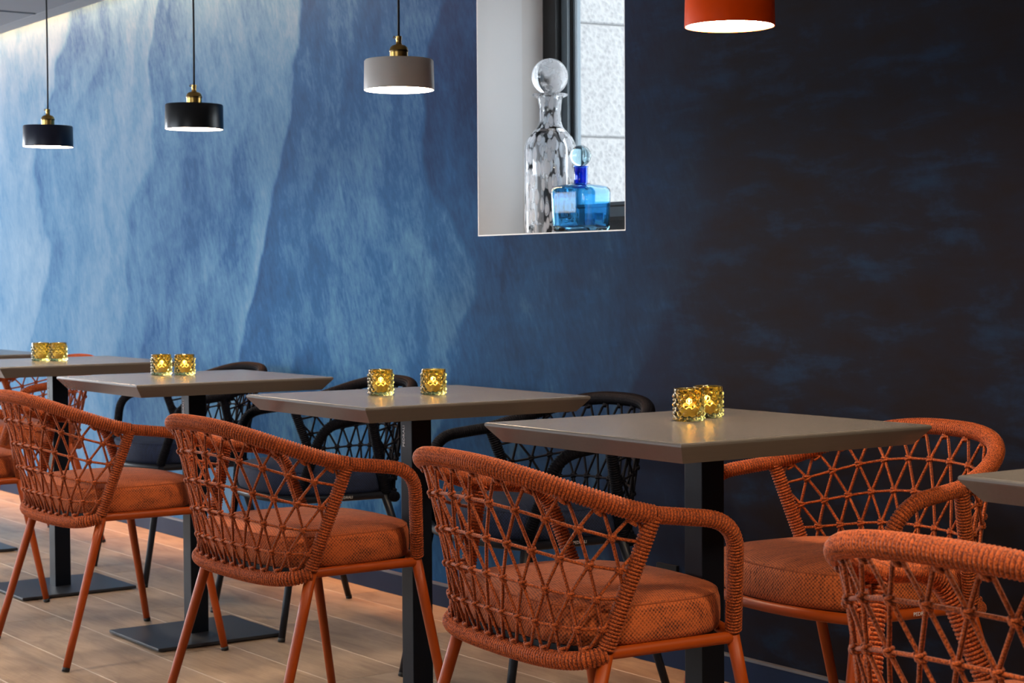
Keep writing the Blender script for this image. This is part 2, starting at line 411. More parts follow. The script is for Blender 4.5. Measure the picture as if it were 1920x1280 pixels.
# ---------- tubes
def resample(path, step):
    P = np.asarray(path, float); d = np.linalg.norm(np.diff(P, axis=0), axis=1); s = np.concatenate([[0], np.cumsum(d)])
    n = max(2, int(round(s[-1] / step)) + 1)
    t = np.linspace(0, s[-1], n)
    return np.stack([np.interp(t, s, P[:, k]) for k in range(3)], -1), t
def frames(P):
    T = np.gradient(P, axis=0); T /= np.linalg.norm(T, axis=1)[:, None]
    up = np.array([0, 0, 1.0])
    if abs(T[0] @ up) > 0.9: up = np.array([1.0, 0, 0])
    n = up - (up @ T[0]) * T[0]; n /= np.linalg.norm(n)
    Ns = [n]
    for i in range(1, len(P)):
        n = Ns[-1] - (Ns[-1] @ T[i]) * T[i]; n /= np.linalg.norm(n); Ns.append(n)
    Ns = np.array(Ns); B = np.cross(T, Ns)
    return T, Ns, B
def tube_geo(path, R, nr=12, step=0.02, wrap=None, depth=0.0024, cord=None, taper=None):
    """returns v, f, uv-per-loop. wrap: pitch of the rope turns; cord: braid period along a straight cord"""
    if wrap:
        P, t = resample(path, wrap / 4)
    elif step is None:
        P = np.asarray(path, float); t = np.concatenate([[0], np.cumsum(np.linalg.norm(np.diff(P, axis=0), axis=1))])
    else:
        P, t = resample(path, step)
    T, Nn, B = frames(P)
    v = []; f = []; uv = []
    for i in range(len(P)):
        r = R if taper is None else R + (taper - R) * t[i] / t[-1]
        if wrap:
            ph = (i % 4) / 4.0
            r = r - depth + depth * 1.25 * math.sin(PI * ph) ** 0.7 if ph else r - depth
        for k in range(nr):
            a = 2 * PI * k / nr
            v.append(P[i] + r * (math.cos(a) * Nn[i] + math.sin(a) * B[i]))
    for i in range(len(P) - 1):
        for k in range(nr):
            k2 = (k + 1) % nr
            f.append((i * nr + k, i * nr + k2, (i + 1) * nr + k2, (i + 1) * nr + k))
            for (ii, kk) in ((i, k), (i, k + 1), (i + 1, k + 1), (i + 1, k)):
                if wrap: uv.append((ii / 4.0, kk / nr * max(6, round(2 * PI * R / 0.0075))))
                elif cord: uv.append((kk / nr * 2.0, t[ii] / cord))
                else: uv.append((kk / nr, t[ii] * 10))
    f.append(tuple(reversed(range(nr)))); uv += [(0, 0)] * nr
    f.append(tuple(range((len(P) - 1) * nr, len(P) * nr))); uv += [(0, 0)] * nr
    return v, f, uv
def merge(*geos):
    V = []; F = []; U = []
    for v, f, uv in geos:
        o = len(V); V += list(v); F += [tuple(i + o for i in q) for q in f]; U += list(uv)
    return V, F, U
def tube(name, path, R, mat, parent, **kw):
    v, f, uv = tube_geo(path, R, **kw)
    return pyd(name, v, f, mat, parent, True, uv)
def fillet(a, b, c, r, n=8):
    a, b, c = map(lambda q: np.asarray(q, float), (a, b, c))
    p = b + (a - b) / np.linalg.norm(a - b) * r; q = b + (c - b) / np.linalg.norm(c - b) * r
    t = np.linspace(0, 1, n)[:, None]
    return (1 - t) ** 2 * p + 2 * t * (1 - t) * b + t ** 2 * q

def text_mesh(name, body, size, mat, parent, mw):
    cu = bpy.data.curves.new(name, 'FONT'); cu.body = body; cu.size = size; cu.extrude = 0.0002
    cu.align_x = 'CENTER'; cu.align_y = 'CENTER'; cu.resolution_u = 2
    tmp = bpy.data.objects.new(name + '_tmp', cu); COL.objects.link(tmp)
    dg = bpy.context.evaluated_depsgraph_get()
    me = bpy.data.meshes.new_from_object(tmp.evaluated_get(dg))
    bpy.data.objects.remove(tmp); bpy.data.curves.remove(cu)
    me.materials.clear(); me.name = name
    o = link(name, me, mat, parent); o.matrix_local = mw
    return o
def frame_matrix(origin, xdir, ydir):
    x = Vector(xdir).normalized(); y = Vector(ydir); y = (y - y.dot(x) * x).normalized(); z = x.cross(y)
    m = Matrix.Identity(4)
    for i in range(3): m[i][0] = x[i]; m[i][1] = y[i]; m[i][2] = z[i]; m[i][3] = origin[i]
    return m

# ------------------------------------------------------------------ room shell
WY = 3.0816                      # face of the mural wall
WX0, WX1, WZ0, WZ1 = -4.502, -3.7985, 1.1492, 2.02
RX0, RX1, RY0 = -11.4, 3.0, -2.4
CZ = 2.176
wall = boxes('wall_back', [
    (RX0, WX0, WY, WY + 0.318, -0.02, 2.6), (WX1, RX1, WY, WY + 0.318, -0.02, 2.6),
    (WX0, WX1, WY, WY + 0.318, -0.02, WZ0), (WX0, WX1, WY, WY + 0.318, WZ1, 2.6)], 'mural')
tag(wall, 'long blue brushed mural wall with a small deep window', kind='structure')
w = boxes('wall_left', [(RX0 - 0.2, RX0, RY0 - 0.2, -1.6, -0.02, 2.6), (RX0 - 0.2, RX0, 2.75, WY + 0.318, -0.02, 2.6), (RX0 - 0.2, RX0, -1.6, 2.75, 2.16, 2.6), (RX0 - 0.2, RX0, -1.6, 2.75, -0.02, 0.6)], 'room_paint')
tag(w, 'far end wall around the glazed opening, out of frame', kind='structure')
w = boxes('wall_right', [(RX1, RX1 + 0.2, RY0 - 0.2, WY + 0.318, -0.02, 2.6)], 'room_paint'); tag(w, 'near end wall, out of frame', kind='structure')
w = boxes('wall_front', [(RX0, -9.5, RY0 - 0.2, RY0, -0.02, 2.6), (-4.9, -2.5, RY0 - 0.2, RY0, -0.02, 2.6), (0.7, RX1, RY0 - 0.2, RY0, -0.02, 2.6),
                         (-9.5, -4.9, RY0 - 0.2, RY0, -0.02, 0.9), (-2.5, 0.7, RY0 - 0.2, RY0, -0.02, 1.75),
                         (-9.5, -4.9, RY0 - 0.2, RY0, 2.17, 2.6), (-2.5, 0.7, RY0 - 0.2, RY0, 2.17, 2.6)], 'room_paint')
tag(w, 'street side wall behind the camera, out of frame', kind='structure')

# ceiling: a dropped plane that stops short of the mural wall, with a plain margin and slots running towards the wall
CE = 2.985
ceil_ = boxes('ceiling', [(RX0, RX1, RY0, CE - 0.09, CZ + 0.012, CZ + 0.05)], 'groove'); tag(ceil_, 'dropped grey ceiling with slots and a light cove along the wall', kind='structure')
c2 = boxes('upper_slab', [(RX0, RX1, RY0, WY, 2.5, 2.6)], 'room_paint', ceil_)
boxes('margin_strip', [(RX0, RX1, CE - 0.09, CE, CZ, CZ + 0.10)], 'ceiling_margin', ceil_)
sx = [-9.24, -8.69, -8.14, -7.59, -7.04, -6.49]
xs = [RX0] + sx + [RX1]
pw = 0.55
xx = -11.34
me_p = None
edges = [-11.4] + [-10.89 + 0.55 * i for i in range(26)]
edges = [e for e in edges if e < RX1] + [RX1]
for a, b in zip(edges[:-1], edges[1:]):
    boxes('ceiling_panel', [(a + 0.021, b - 0.021, RY0, CE - 0.094, CZ, CZ + 0.012)], 'ceiling', ceil_)

# floor: a sub-floor and oak-look planks laid along the wall
fl = boxes('floor', [(RX0 - 0.2, RX1 + 0.2, RY0 - 0.2, WY, -0.06, -0.0005)], 'wood_behind'); tag(fl, 'oak look plank floor with pale joints laid along the wall', kind='structure')
PWD, PLN = 0.2228, 1.2
def plank_mesh(ln, wd):
    bm = bmesh.new(); box_bm(bm, 0, ln, 0, wd, -0.008, 0.0)
    me = bpy.data.meshes.new('plank'); bm.to_mesh(me); bm.free()
    return me
pm = plank_mesh(PLN - 0.0022, PWD - 0.0062)
cache = {}
for r in range(-4, 20):
    y0 = 1.8273 + (r - 8) * PWD
    if r < 0: continue
    if y0 > WY: continue
    wd = min(PWD - 0.0062, WY - 0.001 - y0)
    off = [0.0, 0.47, 0.86, 0.21, 0.66, 1.05, 0.34][r % 7]
    # cross joint seen at x = -5.27 in the row that starts at 1.827
    if r == 8: off = (-5.27 - RX0) % PLN
    x = RX0 + off - PLN
    while x < RX1:
        a = max(x, RX0); b = min(x + PLN - 0.0022, RX1)
        if b - a > 0.02:
            if abs(b - a - (PLN - 0.0022)) < 1e-6 and abs(wd - (PWD - 0.0062)) < 1e-6: me = pm
            else:
                k = (round(b - a, 4), round(wd, 4)); me = cache.get(k) or plank_mesh(b - a, wd); cache[k] = me
            link('plank', me, 'plank', fl, (a, y0, 0))
        x += PLN
boxes('rear_floor_sheet', [(RX0, RX1, RY0, 1.8273 - 8 * PWD - 0.003, -0.008, 0.0)], 'plank', fl)

bb = boxes('baseboard_back', [(RX0, RX1, WY - 0.014, WY - 0.0005, 0.0005, 0.066)], 'baseboard'); tag(bb, 'dark navy baseboard along the mural wall', kind='structure')
boxes('top_edge_highlight', [(RX0, RX1, WY - 0.016, WY - 0.0005, 0.066, 0.072)], simple('baseboard_highlight', (0.10, 0.11, 0.13), 0.35), bb)  # pale strip paints the highlight along the top of the baseboard

# ------------------------------------------------------------------ window
win = boxes('window_1', [(WX0 + 0.002, WX0 + 0.067, WY + 0.245, WY + 0.315, WZ0 + 0.003, WZ1 - 0.003), (WX1 - 0.067, WX1 - 0.002, WY + 0.245, WY + 0.315, WZ0 + 0.003, WZ1 - 0.003),
                         (WX0 + 0.067, WX1 - 0.067, WY + 0.245, WY + 0.315, WZ0 + 0.003, WZ0 + 0.052), (WX0 + 0.067, WX1 - 0.067, WY + 0.245, WY + 0.315, WZ1 - 0.052, WZ1 - 0.003)], 'frame_black')
tag(win, 'narrow black framed window deep in the mural wall', kind='structure')
def ring4(name, x0, x1, z0, z1, w, y0, y1, mat, parent):
    return boxes(name, [(x0, x0 + w, y0, y1, z0, z1), (x1 - w, x1, y0, y1, z0, z1), (x0 + w, x1 - w, y0, y1, z0, z0 + w), (x0 + w, x1 - w, y0, y1, z1 - w, z1)], mat, parent)
FY = WY + 0.245
ring4('sash', WX0 + 0.067, WX1 - 0.067, WZ0 + 0.052, WZ1 - 0.052, 0.030, FY + 0.022, FY + 0.075, 'frame_grey', win)
ring4('gasket', WX0 + 0.097, WX1 - 0.097, WZ0 + 0.082, WZ1 - 0.082, 0.006, FY + 0.034, FY + 0.064, 'frame_black', win)
ring4('glazing_bead', WX0 + 0.103, WX1 - 0.103, WZ0 + 0.088, WZ1 - 0.088, 0.010, FY + 0.040, FY + 0.064, 'frame_grey', win)
boxes('pane', [(WX0 + 0.105, WX1 - 0.105, FY + 0.046, FY + 0.052, WZ0 + 0.090, WZ1 - 0.090)], 'glass_pane', win)
for k in range(3):
    boxes('sill_track', [(WX0 + 0.067, WX1 - 0.067, FY - 0.004, FY + 0.001, WZ0 + 0.016 + 0.013 * k, WZ0 + 0.022 + 0.013 * k)], 'frame_black', win)
tr = boxes('trim_1', [(WX0, WX0 + 0.003, WY, WY + 0.165, WZ0, WZ1)], 'white_paint'); tag(tr, 'white painted window reveal', kind='structure')
boxes('jamb_lining', [(WX0, WX0 + 0.002, WY + 0.165, WY + 0.245, WZ0, WZ1)], simple('lining_paint', (0.74, 0.72, 0.70), 0.5), tr)
boxes('jamb_lining', [(WX1 - 0.002, WX1, WY, WY + 0.245, WZ0, WZ1)], 'white_paint', tr)
boxes('head_lining', [(WX0 + 0.003, WX1 - 0.002, WY, WY + 0.245, WZ1 - 0.003, WZ1)], 'white_paint', tr)
boxes('sill_board', [(WX0 + 0.003, WX1 - 0.002, WY, WY + 0.245, WZ0, WZ0 + 0.003)], 'white_paint', tr)
SILL = WZ0 + 0.003

# stone wall outside the window
st = boxes('wall_outside', [(-0.30, -0.010, -0.3, 3.2, -0.4, 3.4)], simple('mortar', (0.42, 0.42, 0.42), 0.9), None, 0.0, (-5.35, 3.62, 0), (0, 0, -math.radians(9.3)))
tag(st, 'rough pale stone block wall outside the window', kind='structure')
random.seed(3)
for iz in range(8):
    for iy in range(4):
        y0 = -0.28 + iy * 0.95 + (0.45 if iz % 2 else 0); z0 = -0.12 + iz * 0.415
        bm = bmesh.new(); box_bm(bm, -0.05, 0.0, 0.002, 0.946, 0.002, 0.412)
        bmesh.ops.bevel(bm, geom=bm.edges[:], offset=0.006, segments=1, affect='EDGES')
        me = bpy.data.meshes.new('stone_block'); bm.to_mesh(me); bm.free()
        link('stone_block', me, 'stone', st, (random.uniform(-0.004, 0.006), y0, z0))

# ------------------------------------------------------------------ tables
TA, TB, TH, TT, TI = 0.2834, 0.2985, 0.75, 0.036, 0.024
def make_table():
    root = empty('cafe_table', (0, 0, 0))
    v = []; rings = [(0.0035, TH), (0.0012, TH - 0.0008), (0.0, TH - 0.003), (0.0, TH - 0.006), (0.0012, TH - 0.008), (TI, TH - TT)]
    for ins, z in rings:
        for sx_, sy_ in ((-1, -1), (1, -1), (1, 1), (-1, 1)): v.append((sx_ * (TA - ins), sy_ * (TB - ins), z))
    f = [(0, 1, 2, 3)]
    for j in range(len(rings) - 1):
        for i in range(4):
            a = 4 * j + i; b = 4 * j + (i + 1) % 4
            f.append((a, a + 4, b + 4, b))
    n = 4 * (len(rings) - 1); f.append((n + 3, n + 2, n + 1, n))
    pyd('tabletop', v, f, 'tabletop', root)
    boxes('column', [(-0.025, 0.025, -0.027, 0.027, 0.011, TH - TT - 0.004)], 'column', root, 0.002)
    boxes('top_plate', [(-0.13, 0.13, -0.13, 0.13, TH - TT - 0.006, TH - TT)], 'column', root)
    boxes('base_plate', [(-0.1701, 0.1701, -0.195, 0.195, 0.003, 0.012)], 'base', root, 0.0025)
    for sx_, sy_ in ((-1, -1), (1, -1), (1, 1), (-1, 1)):
        lathe('foot_pad', [(0.012, 0.0), (0.012, 0.0035)], 'rubber', root, 12, (sx_ * 0.15, sy_ * 0.175, 0))
    return root
tables = [  # x, y, dz, rot(deg), label, lettering
    (-6.820, 2.232, 0.000, 0.3, 'farthest taupe table, only its wall side edge showing at the far left', False),
    (-5.754, 2.244, 0.007, 0.5, 'taupe square table with two overlapping unlit votive glasses at far left', True),
    (-4.751, 2.259, -0.004, -0.1, 'taupe square table with two lit votive glasses set side by side below the black pendant', True),
    (-3.572, 2.265, 0.001, -0.9, 'taupe square table below the white pendant with two votives set well apart', True),
    (-2.512, 2.223, 0.0025, -0.2, 'taupe square table nearest in full view, one lit votive in front of another', False),
    (-1.383, 2.237, -0.001, 0.1, 'bare taupe table cut off by the right edge, only one corner showing', False)]
proto = make_table()
TAB = []
for i, (x, y, dz, r, lab, txt) in enumerate(tables):
    o = proto if i == 0 else copy_tree(proto)
    o.location = (x, y, 0); o.rotation_euler = (0, 0, math.radians(r))
    for ch in o.children:
        if ch.name.startswith(('tabletop', 'top_plate')): ch.location.z += dz
        if ch.name.startswith('column') and dz > 0: ch.scale.z = 1 + dz / TH
    tag(o, lab, 'table', 'square tables in a row along the mural wall'); TAB.append(o)
for i in (1, 2, 3):
    colm = [c for c in TAB[i].children if c.name.startswith('column')][0]
    t = text_mesh('printed_lettering', 'PEDRALI', 0.0135, 'print_white', colm, frame_matrix((-0.010, -0.0274, 0.655), (0, 0, 1), (-1, 0, 0)))
    t['label'] = 'white vertical lettering on the column'

# ------------------------------------------------------------------ chairs
S = dict(wf=0.2374, yf=0.1727, zr=0.3922, wa=0.3064, ya=0.1243, za=0.6091, wm=0.2865, ym=-0.0333, zm=0.6274, ws=0.2418, ys=-0.1008,
         wlf=0.2672, ylf=0.2442, wlr=0.2694, ylr=-0.2158, yb=-0.2601, zb=0.7109, yrb=-0.1678, zrb=0.3756, n=2.845, wb=0.2289, m=1.228)
def back_curve(nn=121):
    th = np.linspace(0, PI, nn); c, s = np.cos(th), np.sin(th); n = S['n']
    k = np.abs(s) ** (2 / n)
    x = S['wb'] * np.sign(c) * np.abs(c) ** (2 / n) + (S['wm'] - S['wb']) * np.sign(c) * (1 - k)
    return np.stack([x, S['ym'] + (S['yb'] - S['ym']) * k, S['zm'] + (S['zb'] - S['zm']) * k ** S['m']], -1)
def ring_curve(nn=121):
    th = np.linspace(0, PI, nn); c, s = np.cos(th), np.sin(th); n = S['n']
    k = np.abs(s) ** (2 / n)
    return np.stack([S['ws'] * np.sign(c) * np.abs(c) ** (2 / n), S['ys'] + (S['yrb'] - S['ys']) * k, S['zr'] + (S['zrb'] - S['zr']) * k], -1)
def smooth_curve(P, it=6, step=0.01):
    Q, _ = resample(P, step)
    for _ in range(it):
        Q[1:-1] = 0.25 * Q[:-2] + 0.5 * Q[1:-1] + 0.25 * Q[2:]
    return Q
def arc(P):
    d = np.concatenate([[0], np.cumsum(np.linalg.norm(np.diff(P, axis=0), axis=1))]); d /= d[-1]
    return lambda s: np.array([np.interp(s, d, P[:, k]) for k in range(3)])
BK = smooth_curve(back_curve()); RG = smooth_curve(ring_curve())

def knot_mesh(mat):
    geos = []
    for k, (dz, tilt) in enumerate(((-0.0027, 0.28), (0.0027, -0.22))):
        a = np.linspace(0, 2 * PI, 13)
        path = np.stack([0.0061 * np.cos(a), 0.0047 * np.sin(a), dz + 0.0061 * np.cos(a) * tilt], -1)
        geos.append(tube_geo(path, 0.0031, nr=6, step=None, cord=0.006))
    a = np.linspace(0.4, 2.6, 6)
    path = np.stack([0.0064 * np.cos(a), 0.0053 * np.sin(a), 0.005 * np.cos(a)], -1)
    geos.append(tube_geo(path, 0.0032, nr=6, step=None, cord=0.006))
    v, f, uv = merge(*geos)
    me = bpy.data.meshes.new('knot'); me.from_pydata([tuple(q) for q in v], [], f)
    ul = me.uv_layers.new(name='UVMap'); ul.data.foreach_set('uv', np.asarray(uv, np.float32).reshape(-1))
    me.polygons.foreach_set('use_smooth', [True] * len(me.polygons)); me.materials.append(MAT[mat])
    return me

def make_chair(rope, fabric, paint, leg_cap):
    root = empty('rope_armchair', (0, 0, 0))
    A = lambda x, y, z: np.array([x, y, z])
    PITCH = 0.0062
    tube('back_rail', BK, 0.0168, rope, root, nr=14, wrap=PITCH)
    rgp = tube('lower_back_rail', RG, 0.0160, rope, root, nr=12, wrap=0.0066)
    for s in (1, -1):
        P1 = A(s * S['wf'], S['yf'], S['zr'] + 0.012); P2 = A(s * S['wa'], S['ya'], S['za']); P3 = A(s * S['wm'], S['ym'], S['zm'])
        path = np.concatenate([[P1], fillet(P1, P2, P3, 0.062, 9), [P3]])
        tube('arm', path, 0.0150, rope, root, nr=12, wrap=PITCH)
        P4 = A(s * S['ws'], S['ys'], S['zr'] + 0.008)
        tube('back_post', [P3, P4], 0.0148, rope, root, nr=12, wrap=PITCH)
    # bare steel seat rail: bowed front, straight sides
    xs_ = np.linspace(S['wf'], -S['wf'], 17)
    front = np.stack([xs_, S['yf'] + 0.06 * (1 - (xs_ / S['wf']) ** 2), np.full(17, S['zr'])], -1)
    path = np.concatenate([[A(S['ws'] - 0.004, S['ys'] - 0.01, S['zr'])], front, [A(-S['ws'] + 0.004, S['ys'] - 0.01, S['zr'])]])
    rail = tube('seat_rail', path, 0.0108, paint, root, nr=12, step=0.012)
    for s in (1, -1):
        tops = (A(s * S['wf'], S['yf'] - 0.002, S['zr'] + 0.004), A(s * (S['ws'] - 0.003), S['ys'] + 0.004, S['zr'] + 0.004))
        bots = (A(s * S['wlf'], S['ylf'], 0.0), A(s * S['wlr'], S['ylr'], 0.0))
        for a, b in zip(tops, bots):
            d = (b - a) / np.linalg.norm(b - a)
            lg = tube('leg', [a, b - d * 0.008], 0.0124, paint, root, nr=12, step=0.1, taper=0.0099)
            cap = tube('foot_cap', [b - d * 0.011, b + np.array([0, 0, 0.0004])], 0.0103, leg_cap, lg, nr=12, step=0.02)
    # cushion
    nn = 72; out = []
    for i in range(nn):
        a = 2 * PI * i / nn; c, s_ = math.cos(a), math.sin(a)
        e = 2 / 3.6
        x = 0.243 * math.copysign(abs(c) ** e, c)
        y = (0.165 if s_ > 0 else 0.186) * math.copysign(abs(s_) ** e, s_) + 0.025
        if s_ > 0: y += 0.040 * (1 - (x / 0.243) ** 2) * abs(s_) ** e
        out.append((x, y))
    out = np.array(out); cen = np.array([0, 0.035])
    per = np.concatenate([[0], np.cumsum(np.linalg.norm(np.diff(np.vstack([out, out[:1]]), axis=0), axis=1))])
    Zb = S['zr'] + 0.008
    lay = [(0.955, Zb), (0.985, Zb + 0.004), (1.0, Zb + 0.016), (1.002, Zb + 0.034), (0.998, Zb + 0.054), (0.982, Zb + 0.066), (0.955, Zb + 0.070), (0.86, Zb + 0.076), (0.7, Zb + 0.081), (0.45, Zb + 0.084), (0.2, Zb + 0.085)]
    v = []; f = []; uv = []
    for k, z in lay:
        for q in out: p = cen + (q - cen) * k; v.append((p[0], p[1], z))
    hacc = np.concatenate([[0], np.cumsum([math.hypot((lay[j + 1][0] - lay[j][0]) * 0.2, lay[j + 1][1] - lay[j][1]) for j in range(len(lay) - 1)])])
    for j in range(len(lay) - 1):
        for i in range(nn):
            i2 = (i + 1) % nn
            f.append((j * nn + i, j * nn + i2, (j + 1) * nn + i2, (j + 1) * nn + i))
            if j >= 6:
                for (jj, ii) in ((j, i), (j, i2), (j + 1, i2), (j + 1, i)):
                    q = v[jj * nn + ii]; uv.append((q[0] + q[1] * 0.5, q[1] - q[0] * 0.5))
            else:
                uv += [(per[i], hacc[j]), (per[i + 1], hacc[j]), (per[i + 1], hacc[j + 1]), (per[i], hacc[j + 1])]
    f.append(tuple(reversed(range(nn)))); uv += [(v[i][0], v[i][1]) for i in reversed(range(nn))]
    n0 = (len(lay) - 1) * nn
    f.append(tuple(range(n0, n0 + nn))); uv += [(v[n0 + i][0] + v[n0 + i][1] * 0.5, v[n0 + i][1] - v[n0 + i][0] * 0.5) for i in range(nn)]
    cu = pyd('cushion', v, f, fabric, root, True, uv)
    pv = [(cen[0] + (q[0] - cen[0]) * 0.945, cen[1] + (q[1] - cen[1]) * 0.965, z) for z in (S['zr'] - 0.006, S['zr'] + 0.0075) for q in out]
    pf = [tuple(reversed(range(nn))), tuple(range(nn, 2 * nn))] + [(i, (i + 1) % nn, nn + (i + 1) % nn, nn + i) for i in range(nn)]
    pyd('seat_panel', pv, pf, 'rubber', root)
    seam = np.array([tuple(cen + (q - cen) * 0.974) + (Zb + 0.0675,) for q in np.vstack([out, out[:1]])])
    tube('seam', seam, 0.0019, fabric, cu, nr=5, step=None)
    # net: four level cords, two families of slanting cords, a knot wherever they meet
    top, bot = arc(BK), arc(RG)
    NC, NR = 13, 5
    def node(s, r):
        s = min(max(s, 0.0), 1.0); return top(s) + (bot(s) - top(s)) * (r / NR)
    for r in range(1, NR):
        path = [node(s, r) for s in ([i / NC for i in range(NC + 1)] if r % 2 else [0] + [(i + .5) / NC for i in range(NC)] + [1])]
        tube('level_cord', path, 0.0031, rope, root, nr=6, step=None, cord=0.0055)
    for sg in (1, -1):
        for i in range(-3, NC + 3):
            c = (i + 0.5) / NC
            pts = [(r, c + sg * r / (2 * NC)) for r in range(NR + 1)]
            pts = [(r, s) for r, s in pts if -1e-6 <= s <= 1 + 1e-6]
            if len(pts) < 2: continue
            P = np.array([node(s, r) for r, s in pts])
            tube('slant_cord', P, 0.0033, rope, root, nr=6, step=None, cord=0.0055)
    km = knot_mesh(rope)
    for r in range(NR + 1):
        ss = [i / NC for i in range(NC + 1)] if r % 2 else [(i + .5) / NC for i in range(NC)]
        for s in ss:
            p = node(s, r); up = top(s) - bot(s); up = up / np.linalg.norm(up)
            if r == 0: p = p - up * 0.0185
            if r == NR: p = p + up * 0.018
            e = 0.01; tx = node(min(s + e, 1), r) - node(max(s - e, 0), r)
            m = frame_matrix(p, tuple(tx), tuple(np.cross(up, tx)))
            o = link('knot', km, None, root); o.matrix_local = m
    # small print on the outside of the left side rail
    x0 = -(S['wf'] + S['ws']) / 2 - 0.0106
    t = text_mesh('printed_lettering', 'PEDRALI', 0.0105, 'print_white', rail, frame_matrix((x0, 0.03, S['zr'] + 0.001), (0, -1, 0), (0, 0, 1)))
    t['label'] = 'small white lettering on the side rail'
    return root
def place(o, x, y, r, label, group):
    o.location = (x, y, 0); o.rotation_euler = (0, 0, r)
    return tag(o, label, 'chair', group)
G1 = 'orange rope armchairs on the room side of the tables'
orange = make_chair('rope_orange', 'fabric_orange', 'paint_orange', 'rubber')
place(orange, -2.595, 1.988, -0.073, 'orange rope armchair with its woven back to us, at the nearest whole table', G1)
place(copy_tree(orange), -3.636, 1.982, 0.005, 'orange rope armchair with its back to us at the table below the white pendant', G1)
place(copy_tree(orange), -4.777, 1.988, -0.013, 'orange rope armchair with its back to us at the table below the black pendant', G1)
place(copy_tree(orange), -5.80, 1.868, 0.0, 'orange rope armchair mostly cut off by the left edge, its seat and legs showing', G1)
place(copy_tree(orange), -1.395, 1.836, 0.038, 'orange rope armchair closest to us, blurred back cut off at the lower right corner', G1)
place(copy_tree(orange), -2.535, 2.623, 3.026, 'orange rope armchair facing us against the wall behind the nearest whole table', 'orange armchairs on the wall side')
place(copy_tree(orange), -6.932, 2.557, 3.156, 'far orange rope armchair facing us against the wall at the left, behind a table column', 'orange armchairs on the wall side')
G2 = 'navy rope armchairs on the wall side of the tables'
navy = make_chair('rope_navy', 'fabric_navy', 'paint_black', 'rubber')
place(navy, -3.648, 2.667, 3.057, 'navy rope armchair facing us, nearest of the navy ones, behind the front centre orange armchair', G2)
place(copy_tree(navy), -4.757, 2.675, 3.048, 'middle navy rope armchair, its back rail seen behind the votives below the white pendant', G2)
place(copy_tree(navy), -5.84, 2.738, 3.061, 'farthest navy rope armchair, behind the table with two close lit votives', G2)

# ------------------------------------------------------------------ votive glasses and tealights
def votive_mesh():
    R, H, nseg, nz = 0.0285, 0.0605, 112, 60
    rows, per = 6, 14
    v = []; f = []
    for j in range(nz + 1):
        z = H * j / nz
        for i in range(nseg):
            a = i / nseg
            b = 0.0
            q = (z - 0.006) / 0.0082
            rr = int(round(q))
            for k in (rr - 1, rr, rr + 1):
                if 0 <= k < rows:
                    dz = (z - 0.006 - k * 0.0082)
                    aa = (a * per + (0.5 if k % 2 else 0)) % 1.0 - 0.5
                    dx = aa / per * 2 * PI * R
                    d2 = (dx * dx + dz * dz) / 0.0046 ** 2
                    if d2 < 1: b = max(b, 0.0028 * math.sqrt(1 - d2))
            r = R + b
            if z < 0.003: r = R - 0.001 + z * 0.33
            if j == nz: r = R - 0.0006
            v.append((r * math.cos(2 * PI * a), r * math.sin(2 * PI * a), z))
    inner = [(R - 0.0024, H), (R - 0.0030, H - 0.001), (R - 0.0030, 0.009), (R - 0.006, 0.006), (0.008, 0.0055)]
    for r, z in inner:
        for i in range(nseg): v.append((r * math.cos(2 * PI * i / nseg), r * math.sin(2 * PI * i / nseg), z))
    nl = nz + 1 + len(inner)
    for j in range(nl - 1):
        for i in range(nseg):
            i2 = (i + 1) % nseg
            f.append((j * nseg + i, j * nseg + i2, (j + 1) * nseg + i2, (j + 1) * nseg + i))
    f.append(tuple(reversed(range(nseg)))); f.append(tuple(range((nl - 1) * nseg, nl * nseg)))
    me = bpy.data.meshes.new('votive_glass'); me.from_pydata(v, [], f)
    me.polygons.foreach_set('use_smooth', [True] * len(me.polygons)); me.materials.append(MAT['glass_amber'])
    return me
VM = votive_mesh()
tl = empty('tealight', (0, 0, 0))
lathe('cup', [(0.0001, 0), (0.0185, 0), (0.0190, 0.0005), (0.0193, 0.0155), (0.0187, 0.0155), (0.0185, 0.0145)], 'tin', tl, 24)
lathe('wax', [(0.0184, 0.002), (0.0184, 0.0146), (0.012, 0.0141), (0.0001, 0.0138)], 'wax', tl, 24)
tube('wick', [(0, 0, 0.013), (0.0004, 0, 0.017), (0.0012, 0, 0.0205)], 0.0007, 'wick', tl, nr=6, step=None)
fl_ = lathe('flame', [(0.0001, 0.0178), (0.0022, 0.0195), (0.0031, 0.022), (0.0026, 0.0258), (0.0013, 0.030), (0.0001, 0.034)], 'flame', tl, 14)
vots = [(-5.806, 2.208, 1, False, 'unlit amber votive glass, front one of the overlapping pair on the far left table', 'unlit tealight'),
        (-5.766, 2.252, 1, False, 'unlit amber votive glass, rear one of the overlapping pair on the far left table', 'unlit tealight'),
        (-4.893, 2.225, 2, True, 'lit amber votive glass, left one of the close pair below the black pendant', 0),
        (-4.846, 2.277, 2, True, 'lit amber votive glass, right one of the close pair below the black pendant', 0),
        (-3.620, 2.199, 3, True, 'lit amber hobnail votive glass, left one on the table below the white pendant', 0),
        (-3.554, 2.303, 3, True, 'lit amber hobnail votive glass, right one on the table below the white pendant', 0),
        (-2.580, 2.245, 4, True, 'lit amber hobnail votive glass in front on the nearest whole table', 0),
        (-2.618, 2.326, 4, True, 'lit amber hobnail votive glass partly hidden behind the front one, nearest whole table', 0)]
where = ['front glass of the unlit pair at far left', 'rear glass of the unlit pair at far left', 'left glass of the close lit pair below the black pendant', 'right glass of the close lit pair below the black pendant',
         'left glass on the table below the white pendant', 'right glass on the table below the white pendant', 'front votive on the nearest whole table', 'hidden rear votive on the nearest whole table']
